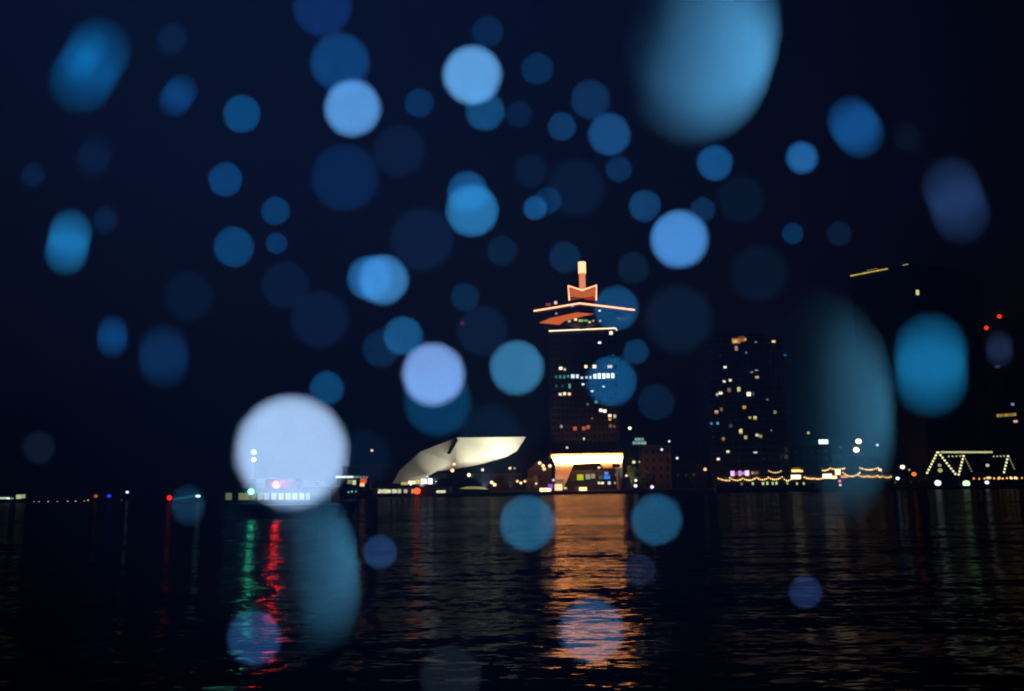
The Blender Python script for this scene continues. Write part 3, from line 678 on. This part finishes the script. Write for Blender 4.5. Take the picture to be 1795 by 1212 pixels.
for px, py, w_, h_, c, s in [(1395, 825.5, 15, 4.5, (255, 215, 140), 1.7), (1405, 826, 5, 4, (255, 195, 110), 1.6), (1395, 836.5, 17, 7.5, (255, 235, 200), 2.0), (1396, 821.5, 14, 4, (190, 110, 30), .3)]:
    lit(t, 'cabin_window', px, py, w_, h_, PB + .2, c, s)
bm = B(); pbox(bm, 1386.5, 1408, 818.5, 830.5, PB + .6, 2.4); obj('upper_cabin', bm, M['brick'], t)
garland(t, [(1410, 837), (1428, 839), (1441, 839)], .3, PB - .3, c=(255, 200, 130), s=2.4)
for px in (1397, 1409): lit(t, 'deck_lamp', px, 848, 3, 4, PB - .15, (235, 225, 130), .8)
t = party_boat(1441, 1566, 838, 'double-deck party boat outlined in amber bulbs on both decks')
garland(t, [(1441.5, 825), (1455, 821.5), (1480, 821.5)], .35, PB - .2, c=G1, s=2.0); garland(t, [(1508, 820.5), (1539, 820.5)], .8, PB - .2, c=G1, s=2.0)
garland(t, [(1478, 829), (1507, 829)], 1.5, PB - .4, c=G1, s=2.0); garland(t, [(1506, 834), (1521, 835), (1538, 834.5), (1548, 835.5), (1562, 836)], .4, PB - .3, c=(255, 190, 90), s=2.0)
for px, py, w_, h_, c, s in [(1450, 835, 16, 8, (255, 230, 190), 2.0), (1462, 837, 10, 5, (255, 205, 140), 2.4), (1468.5, 828, 9, 9, (255, 215, 160), 2.4), (1542.5, 824, 6, 4, (255, 220, 170), 1.6), (1480, 836, 12, 4, (235, 160, 90), .9)]:
    lit(t, 'cabin_window', px, py, w_, h_, PB + .2, c, s)
bm = B(); pbox(bm, 1443, 1545, 826.5, 833, PB + .8, 2.2); obj('upper_cabin', bm, M['brick'], t)
bm = B(); pbox(bm, 1441, 1547, 818.5, 819.8, PB + .3, 3); obj('upper_roof', bm, M['brick'], t)
bm = B()
for px in (1443, 1480, 1508, 1544): pbox(bm, px - .6, px + .6, 819.8, 843, PB + .35, .12)
obj('deck_post', bm, M['metal'], t)
for px, py, c in ((1472, 843.5, (225, 150, 210)), (1473, 850.5, (255, 195, 150))): lit(t, 'deck_lamp', px, py, 4, 4, PB - .15, c, 1.0)

# frames of bulbs on the quay
t = thing('bulb_frame', 'gabled timber frame outlined with rows of pale yellow bulbs', 'light frame')
GY = 394.0
def strip(pts, Y0, Y1, r=.48, step=1.25, s=1.6):
    a, b = at(*pts[0], Y0), at(*pts[1], Y1); n = int((b - a).length / step)
    bm = B(); tube(bm, [a + Vector((0, .4, 0)), b + Vector((0, .4, 0))], .16, 4); beam = obj('beam', bm, M['metal'], t)
    for k in range(n + 1):
        o = link('bulb', BULB, GLOW, beam, gc((235, 232, 165), s)); o.location = a + (b - a) * (k / n); o.scale = (r, r, r)
bm = B(); ball(bm, Vector((0, 0, 0)), 1.0, 1); BULB = bpy.data.meshes.new('bulb'); bm.to_mesh(BULB); bm.free(); BULB.materials.append(GLOW)
strip([(1625.5, 829), (1643, 793.5)], GY, GY); strip([(1645, 793.5), (1674.5, 831)], GY, GY + .5); strip([(1651, 793), (1738, 793)], GY + .3, GY + 9, s=.85)
strip([(1663, 800.5), (1690, 799.5)], GY + 5, GY + 4, s=.75, r=.36); strip([(1689, 800), (1680.5, 832)], GY + 4, GY + 4); strip([(1690, 800), (1703, 826)], GY + 4, GY + 8, s=.35, r=.34)
strip([(1742, 800.5), (1766, 799.5)], GY + 9, GY + 7, s=.7, r=.36); strip([(1767, 800), (1760, 828)], GY + 7, GY + 7); strip([(1768, 800), (1778, 822)], GY + 7, GY + 11, s=.3, r=.34)
bm = B()
for px, Y in ((1625.5, GY), (1675, GY + .5), (1680.5, GY + 4), (1760, GY + 7)):
    q = at(px, 831, Y); tube(bm, [(q.x, Y + .4, QZ), (q.x, Y + .4, q.z + .6)], .15, 5)
obj('foot_post', bm, M['metal'], t)
t = thing('quay_garland', 'long low string of amber lights along the quay under the bulb-strung frame', 'light string')
garland(t, [(1707, 839), (1735, 838), (1765, 838.5), (1800, 837)], .25, 393.2, r=.42, c=(255, 175, 70), s=1.6, step=1.7)
for px, w_, s in ((1733, 14, 1.2), (1772, 7, 1.6), (1780, 9, 1.5), (1752, 6, .9)):
    q = at(px, 838, 393.1); bm = B(); ball(bm, q, .7, 1, (w_ / 8, 1, .8)); obj('cluster_lamp', bm, GLOW, t, gc((255, 225, 170), s))
bm = B()
for px in (1707, 1735, 1765, 1800):
    q = at(px, 838, 393.2); tube(bm, [(q.x, 393.3, QZ), (q.x, 393.3, q.z + .3)], .06, 5)
obj('post', bm, M['metal'], t)

# ------------------------------------------------------------------ trees
def tree(px, py_top, Y, width, label, seed, n=1500):
    rnd = random.Random(seed)
    top = at(px, py_top, Y); h = top.z - QZ
    t = thing('quay_tree', label, 'tree', 'trees on the far quay', (top.x, Y, QZ))
    bm = B(); tube(bm, [(0, 0, 0), (.1, 0, h * .3), (-.1, .1, h * .62)], .28, 7, .12)
    for k in range(6):
        a = k * 1.05 + rnd.random(); z = h * rnd.uniform(.28, .5)
        tube(bm, [(0, 0, z), (math.cos(a) * width * .3, math.sin(a) * width * .3, z + h * .25)], .1, 5, .03)
    obj('trunk', bm, M['bark'], t)
    bm = B()
    cl = [(Vector((rnd.uniform(-.36, .36) * width, rnd.uniform(-.36, .36) * width, h * rnd.uniform(.36, .9))), rnd.uniform(.14, .24) * width) for _ in range(11)]
    for k in range(n):
        c, r = rnd.choice(cl)
        d = Vector((rnd.gauss(0, 1), rnd.gauss(0, 1), rnd.gauss(0, 1))).normalized() * r * rnd.random() ** .4
        p = c + d; s = rnd.uniform(.14, .32)
        u = Vector((rnd.gauss(0, 1), rnd.gauss(0, 1), rnd.gauss(0, 1))).normalized(); v = u.orthogonal().normalized()
        bm.faces.new([bm.verts.new(p + u * s), bm.verts.new(p + v * s * .55), bm.verts.new(p - u * s), bm.verts.new(p - v * s * .55)])
    obj('crown', bm, M['leaf'], t)
    return t, top, h
t, top, h = tree(1106, 812, 405, 6.5, 'green tree lit by a lamp, just right of the tower portal', 3, 2400)
l = bpy.data.lights.new('tree_uplight', 'SPOT'); l.energy = 6000; l.color = (1, .95, .62); l.shadow_soft_size = .3; l.spot_size = math.radians(70); l.spot_blend = .6
lo = bpy.data.objects.new('tree_uplight', l); COL.objects.link(lo); lo.parent = t; lo.location = (-1.2, -6.0, .6); lo.rotation_euler = Vector((1.2, 6.0, h * .6)).to_track_quat('-Z', 'Y').to_euler()
tree(1136, 826, 412, 7, 'dark low tree right of the lit tree', 5)
tree(1222, 822, 420, 8, 'dark tree left of the first party boat', 8)
tree(930, 834, 402, 6, 'dark tree between the museum and the portal tower', 11)
tree(1614, 822, 402, 7, 'dark tree left of the bulb-strung frame', 14)

# ------------------------------------------------------------------ rain caught by the flash close to the lens
bm = B(); bmesh.ops.create_uvsphere(bm, u_segments=16, v_segments=10, radius=1.0)
for f in bm.faces: f.smooth = True
RAIN = bpy.data.meshes.new('raindrop'); bm.to_mesh(RAIN); bm.free(); RAIN.materials.append(DROP)
FI = fl.energy / (4 * math.pi)
SKYGLOW = lin((7, 13, 38))
fdir = (FW + UP * 0.03 + RT * 0.04).normalized()
def raindrop(cx, cy, w_, h_, tilt, rgb, label, gain=1.0):
    """A drop whose out-of-focus disc in the photograph is about w_ x h_ pixels around (cx, cy)."""
    blur = (math.sqrt(w_ * h_) if h_ < w_ * 1.3 else w_ + .20 * (h_ - w_)) / 1.12
    d = 1.0 / (blur / (APERTURE * FPX) + 1.0 / FOCUS)                # distance along the lens axis
    px = d / FPX                                                    # metres per pixel there
    pos = EYE + FW * d + RT * ((cx - 897.5) * px) + UP * ((606.0 - cy) * px)
    if rgb[2] < 180: rgb = (rgb[0] + 2, rgb[1] * 1.05, rgb[2] * .95)
    want = [max(.0002, (v - b_)) / c_ for v, b_, c_ in zip(lin(rgb), SKYGLOW, fl.color)]
    dv = pos - flo.location
    ca = dv.normalized().dot(fdir); c0 = math.cos(fl.spot_size / 2)
    u = min(1.0, max(.10, (ca - c0) / (1 - c0))); fall = u * u * (3 - 2 * u)
    E = FI / dv.length_squared * fall
    Bm = max(want)
    el = (h_ * .96 - blur * .95) / blur if h_ >= w_ * 1.3 else 0.0
    ratio = math.sqrt(Bm * math.pi / (E * .60 * .9))
    if el: ratio = (ratio ** 2) / min(el, 1.0)
    ratio = min(max(ratio, .16), .34) if Bm > .02 else .22
    rad = ratio * blur * px / 2
    area = ratio ** 2 if not el else ratio * min(el, 1.0)
    alb = Bm * math.pi / (E * .60 * area) * gain
    el = max(1.0, el / ratio)
    k = min(.95, alb) / Bm
    me = RAIN
    if el > 1.01:                                                   # drop stretched and necked so its disc copies the lens's cat's-eye clipping
        b2 = bmesh.new(); rings = []; N, Q = 14, 12
        for i in range(N + 1):
            v = -1 + 2 * i / N
            e = min(1.0, (1 - abs(v)) * el * 1.0)
            rr = math.sqrt(max(0.0, 1 - (1 - e) ** 2)) * (.55 + .45 * abs(v) ** 1.5)
            rings.append([b2.verts.new((max(rr, .02) * math.cos(2 * math.pi * j / Q), max(rr, .02) * math.sin(2 * math.pi * j / Q), v)) for j in range(Q)])
        for i in range(N):
            for j in range(Q):
                f = b2.faces.new((rings[i][j], rings[i][(j + 1) % Q], rings[i + 1][(j + 1) % Q], rings[i + 1][j])); f.smooth = True
        b2.faces.new(rings[0][::-1]); b2.faces.new(rings[-1])
        me = bpy.data.meshes.new('raindrop'); b2.to_mesh(me); b2.free(); me.materials.append(DROP)
    o = link('raindrop', me, DROP, None, (want[0] * k, want[1] * k, want[2] * k, 1))
    axis = UP * math.cos(math.radians(tilt)) + RT * math.sin(math.radians(tilt))
    q = axis.to_track_quat('Z', 'Y')
    o.rotation_mode = 'QUATERNION'; o.rotation_quaternion = q
    o.location = pos; o.scale = (rad, rad, rad * el)
    tag(o, label, 'raindrop', 'raindrops lit by the flash')
    return o
DROPS = [
    (511, 793, 200, 222, -15, (156, 190, 236), 'brightest and largest white raindrop disc, over the ferry'),
    (760, 657, 114, 122, 0, (112, 152, 216), 'pale lavender raindrop disc above the museum'),
    (828, 132, 98, 122, 90, (85, 148, 208), 'bright pale raindrop disc, topmost bright one, wider than tall'),
    (618, 190, 102, 110, 40, (78, 138, 202), 'bright pale raindrop disc left of the wide topmost one'),
    (1191, 420, 104, 112, 0, (66, 130, 200), 'bright blue raindrop disc up and right of the tower mast'),
    (672, 491, 93, 96, 0, (48, 105, 175), 'larger disc of the overlapping raindrop pair left of the tower crown'),
    (648, 488, 82, 88, 0, (26, 78, 145), 'dimmer disc of the overlapping raindrop pair left of the tower crown'),
    (828, 369, 98, 100, 0, (32, 98, 165), 'brighter lower disc of the overlapping raindrop pair above the tower level'),
    (820, 337, 78, 78, 0, (18, 65, 125), 'dimmer upper disc of the overlapping raindrop pair above the tower level'),
    (906, 645, 102, 102, 0, (46, 104, 160), 'clear blue raindrop disc directly left of the tower shaft'),
    (707, 590, 74, 76, 0, (20, 70, 128), 'blue raindrop disc touching the lavender disc from above'),
    (573, 681, 64, 66, 0, (12, 56, 108), 'small blue raindrop disc up and right of the brightest white one'),
    (158, 115, 108, 195, 30, (7, 66, 128), 'large tilted oval raindrop in the upper corner'),
    (148, 98, 52, 120, 33, (8, 62, 112), 'narrow bright streak inside the large tilted oval raindrop'),
    (312, 168, 56, 90, 35, (9, 52, 112), 'small tilted oval raindrop right of the large tilted oval'),
    (424, 200, 66, 78, 35, (9, 57, 114), 'mid blue tilted raindrop, second right of the large tilted oval'),
    (596, 110, 104, 120, 80, (11, 52, 112), 'wide dark blue raindrop disc above the bright pale left one'),
    (120, 425, 72, 128, 12, (22, 97, 168), 'upright bright blue oval raindrop near the edge, mid height'),
    (395, 315, 60, 70, 30, (9, 50, 108), 'dark blue raindrop disc below the second tilted oval'),
    (410, 433, 72, 82, 10, (9, 52, 104), 'dark blue raindrop disc left of its two small companions'),
    (483, 370, 50, 60, 10, (8, 46, 98), 'upper of two small dim raindrop discs left of the overlapping pair'),
    (485, 427, 40, 42, 0, (8, 42, 92), 'lower of two small dim raindrop discs left of the overlapping pair'),
    (197, 590, 54, 84, 0, (9, 52, 112), 'small upright oval raindrop below the bright blue oval'),
    (287, 625, 90, 126, 0, (10, 38, 86), 'big dim upright oval raindrop beside the small upright oval'),
    (605, 312, 118, 140, 0, (7, 30, 76), 'big very dim raindrop disc below the bright pale left one'),
    (850, 195, 74, 76, 0, (15, 62, 118), 'blue raindrop disc just below the wide topmost bright one'),
    (985, 222, 54, 56, 0, (13, 46, 96), 'small blue raindrop disc between the topmost bright one and the giant disc'),
    (1068, 236, 80, 82, 0, (20, 62, 122), 'blue raindrop disc left of the giant disc at its lower side'),
    (1035, 175, 74, 76, 0, (12, 40, 86), 'dim raindrop disc touching the giant disc from the left'),
    (1085, 297, 50, 52, 0, (10, 38, 82), 'small dim raindrop disc straight below the blue one by the giant disc'),
    (938, 365, 44, 46, 0, (16, 66, 126), 'small clear blue raindrop disc above the tower mast'),
    (961, 352, 50, 52, 0, (8, 38, 82), 'dim raindrop disc overlapping the small clear one above the mast'),
    (735, 181, 54, 58, 30, (8, 38, 86), 'small dim raindrop disc between the two bright pale ones'),
    (942, 121, 60, 64, 30, (8, 36, 80), 'small dim raindrop disc right of the topmost bright one'),
    (855, 56, 60, 62, 90, (8, 30, 72), 'dim raindrop disc at the top above the topmost bright one'),
    (910, 200, 50, 52, 0, (8, 28, 68), 'very dim raindrop disc right of the one below the topmost bright one'),
    (1130, 361, 60, 62, 0, (15, 52, 104), 'dim raindrop disc touching the bright blue one by the mast from above'),
    (1253, 286, 64, 72, -10, (16, 66, 128), 'blue raindrop disc below the giant disc'),
    (1406, 277, 54, 64, -20, (27, 84, 155), 'small bright blue raindrop disc right of the giant disc'),
    (1500, 223, 88, 124, -35, (16, 68, 138), 'tilted oval raindrop right of the giant disc'),
    (1676, 351, 98, 172, -20, (26, 48, 98), 'big dim tilted oval raindrop near the right edge'),
    (1632, 640, 126, 198, 0, (18, 92, 154), 'big bright upright oval raindrop beside the dark corner tower'),
    (1752, 612, 48, 74, 0, (22, 36, 72), 'small dim oval raindrop under the red crane lamps'),
    (1390, 410, 40, 42, 0, (9, 42, 88), 'small dim raindrop disc right of the bright blue one by the mast'),
    (1471, 410, 44, 52, -20, (9, 28, 62), 'faint small raindrop disc, second right of the bright blue one'),
    (1080, 541, 84, 86, 0, (15, 60, 112), 'blue raindrop disc over the right tip of the tower crown'),
    (1072, 668, 94, 96, 0, (15, 66, 122), 'blue raindrop disc over the lit tower windows'),
    (1115, 617, 48, 50, 0, (10, 45, 88), 'small dim raindrop disc between the two discs over the tower'),
    (925, 917, 108, 104, 0, (28, 78, 124), 'blue raindrop disc on the water left of the tower reflection'),
    (1151, 911, 96, 98, 0, (24, 68, 112), 'blue raindrop disc on the water right of the tower reflection'),
    (1037, 1106, 126, 122, 0, (34, 62, 108), 'large soft raindrop disc low over the tower reflection'),
    (666, 968, 60, 70, 0, (24, 48, 98), 'dim raindrop disc on the water right of the half-lit one'),
    (446, 1119, 104, 104, 0, (24, 50, 100), 'dim raindrop disc at the bottom of the green reflection'),
    (1412, 1038, 64, 64, 0, (20, 36, 82), 'dim raindrop disc alone on the dark water'),
    (565, 14, 100, 124, 90, (10, 36, 92), 'dim wide raindrop disc cut by the top edge'),
    (302, 69, 54, 72, 30, (9, 27, 64), 'faint tilted oval raindrop above the small tilted oval'),
    (165, 275, 58, 92, 25, (8, 24, 60), 'faint oval raindrop below the large tilted oval'),
    (58, 308, 42, 56, 20, (8, 26, 66), 'faint small oval raindrop nearest the left edge'),
    (185, 386, 44, 60, 10, (8, 28, 66), 'faint small raindrop right of the upright bright blue oval'),
    (768, 706, 126, 130, 0, (8, 48, 94), 'wide dim raindrop disc behind the pale lavender one'),
    (330, 886, 62, 82, 0, (18, 44, 80), 'dim raindrop disc over the teal-striped boat'),
    (1121, 1000, 66, 60, 0, (18, 28, 60), 'faint raindrop disc below the blue disc right of the tower reflection'),
    (68, 785, 54, 70, 0, (13, 24, 54), 'faint raindrop disc low near the left edge'),
    (790, 1186, 126, 110, 0, (18, 27, 52), 'faint wide raindrop disc at the bottom edge'),
    (1590, 241, 48, 74, -40, (9, 20, 48), 'faint tilted raindrop right of the tilted oval'),
    (990, 451, 60, 60, 0, (9, 36, 74), 'faint raindrop disc just left of the mast top'),
    (815, 521, 54, 54, 0, (8, 36, 76), 'faint raindrop disc around the red chimney lamp'),
    (1232, 368, 46, 48, 0, (10, 40, 82), 'faint raindrop disc up and right of the bright blue one'),
    (668, 612, 70, 70, 0, (8, 34, 74), 'faint raindrop disc left of the blue disc above the lavender one'),
    (1150, 705, 70, 70, 0, (8, 28, 62), 'faint raindrop disc right of the tower windows'),
    (1110, 470, 60, 60, 0, (8, 28, 60), 'faint raindrop disc right of the tower mast'),
    (880, 440, 58, 58, 0, (7, 28, 62), 'faint raindrop disc left of the tower mast, level with the bright blue one'),
    (740, 420, 120, 120, 0, (9, 25, 61), 'broad faint added raindrop disc right of the overlapping pair left of the crown'),  # broad faint drops from here on added to build the blue sky glow
    (560, 560, 110, 110, 0, (8, 24, 61), 'broad faint added raindrop disc above the small blue one by the white disc'),
    (845, 580, 96, 96, 0, (8, 25, 61), 'broad faint added raindrop disc above the clear blue one by the shaft'),
    (1190, 560, 130, 130, 0, (10, 25, 57), 'broad faint added raindrop disc between the tower crown and the apartment tower'),
    (1010, 330, 110, 110, 0, (8, 23, 57), 'broad faint added raindrop disc high above the tower mast'),
    (700, 265, 100, 100, 0, (8, 23, 59), 'broad faint added raindrop disc below the two bright pale ones'),
    (1150, 120, 90, 90, 0, (7, 21, 53), 'broad faint added raindrop disc behind the left side of the giant one'),
    (500, 500, 90, 90, 0, (7, 23, 59), 'broad faint added raindrop disc left of the overlapping pair, lower down'),
    (860, 760, 110, 110, 0, (8, 23, 55), 'broad faint added raindrop disc just above the museum tip'),
    (640, 800, 100, 100, 0, (8, 21, 53), 'broad faint added raindrop disc between the white disc and the museum'),
    (1330, 480, 110, 110, 0, (8, 21, 51), 'broad faint added raindrop disc over the roof of the apartment tower'),
    (1300, 350, 90, 90, 0, (7, 21, 51), 'broad faint added raindrop disc right of the bright blue one by the mast'),
    (330, 520, 90, 100, 0, (6, 20, 53), 'broad faint added raindrop disc above the big dim upright oval'),
    (930, 300, 64, 64, 0, (7, 24, 56), 'faint raindrop disc above the small clear blue one'),
]
for a in DROPS: raindrop(*a)

# drops flattened nearly edge on: their shape stands in for the one-sided light fade
def fading_drop(cx, cy, size, tilt, turn, rgb, label, half=(.0105, .0050, .00009)):
    """Drop thinned to fade its disc, edge on to one side of the lens; rgb is its colour at the bright rim of its disc."""
    d = 1.0 / (size / 1.1 / (APERTURE * FPX) + 1.0 / FOCUS); px = d / FPX
    pos = EYE + FW * d + RT * ((cx - 897.5) * px) + UP * ((606.0 - cy) * px)
    view = (pos - EYE).normalized()
    side = (-RT * math.cos(math.radians(tilt)) + UP * math.sin(math.radians(tilt)))
    nrm = (side - view * side.dot(view)).normalized()
    nrm = (nrm * math.cos(math.radians(turn)) - view * math.sin(math.radians(turn))).normalized()
    ax = (view - nrm * view.dot(nrm)).normalized(); bx_ = nrm.cross(ax)
    o = link('raindrop', RAIN, DROP, None)
    R = Matrix((ax, bx_, nrm)).transposed().to_4x4()
    o.matrix_world = Matrix.Translation(pos) @ R @ Matrix.Diagonal((*half, 1))
    dv = flo.location - pos; ci = max(.05, nrm.dot(dv.normalized()))
    ca = -dv.normalized().dot(fdir); c0 = math.cos(fl.spot_size / 2); u = min(1.0, max(.1, (ca - c0) / (1 - c0)))
    rim = math.radians(turn) + APERTURE / 2 / d
    frac = 4 * half[0] * half[1] * math.sin(rim) / APERTURE ** 2
    c = [v / q / (FI / dv.length_squared * u * u * (3 - 2 * u) * ci / math.pi * frac) for v, q in zip(lin(rgb), fl.color)]
    k = min(1.0, .95 / max(c)); o.color = (c[0] * k, c[1] * k, c[2] * k, 1)
    tag(o, label, 'raindrop', 'half-lit raindrops nearest the lens')
fading_drop(1224, 82, 286, 12, 2.9, (76, 158, 214), 'giant raindrop disc cut by the top edge, fading to one side')
fading_drop(1396, 728, 372, 0, -1.0, (90, 184, 234), 'tall crescent raindrop fading out, before the dark corner tower')
fading_drop(502, 1000, 276, -10, -.3, (80, 164, 214), 'half-faded raindrop disc over the red water reflection')

# ------------------------------------------------------------------ damp air
hz = bpy.data.materials.new('damp_air'); hz.use_nodes = True; n = hz.node_tree; n.nodes.clear()
out = n.nodes.new('ShaderNodeOutputMaterial'); pv = n.nodes.new('ShaderNodeVolumePrincipled')
pv.inputs['Color'].default_value = (0.28, 0.50, 1.0, 1); pv.inputs['Density'].default_value = 0.00026; pv.inputs['Anisotropy'].default_value = -0.4
n.links.new(pv.outputs[0], out.inputs['Volume'])
bm = B(); box(bm, -1600, 1600, -80, 1200, -3, 160)
HAZE = True
if HAZE: obj('haze', bm, hz, kind='stuff')
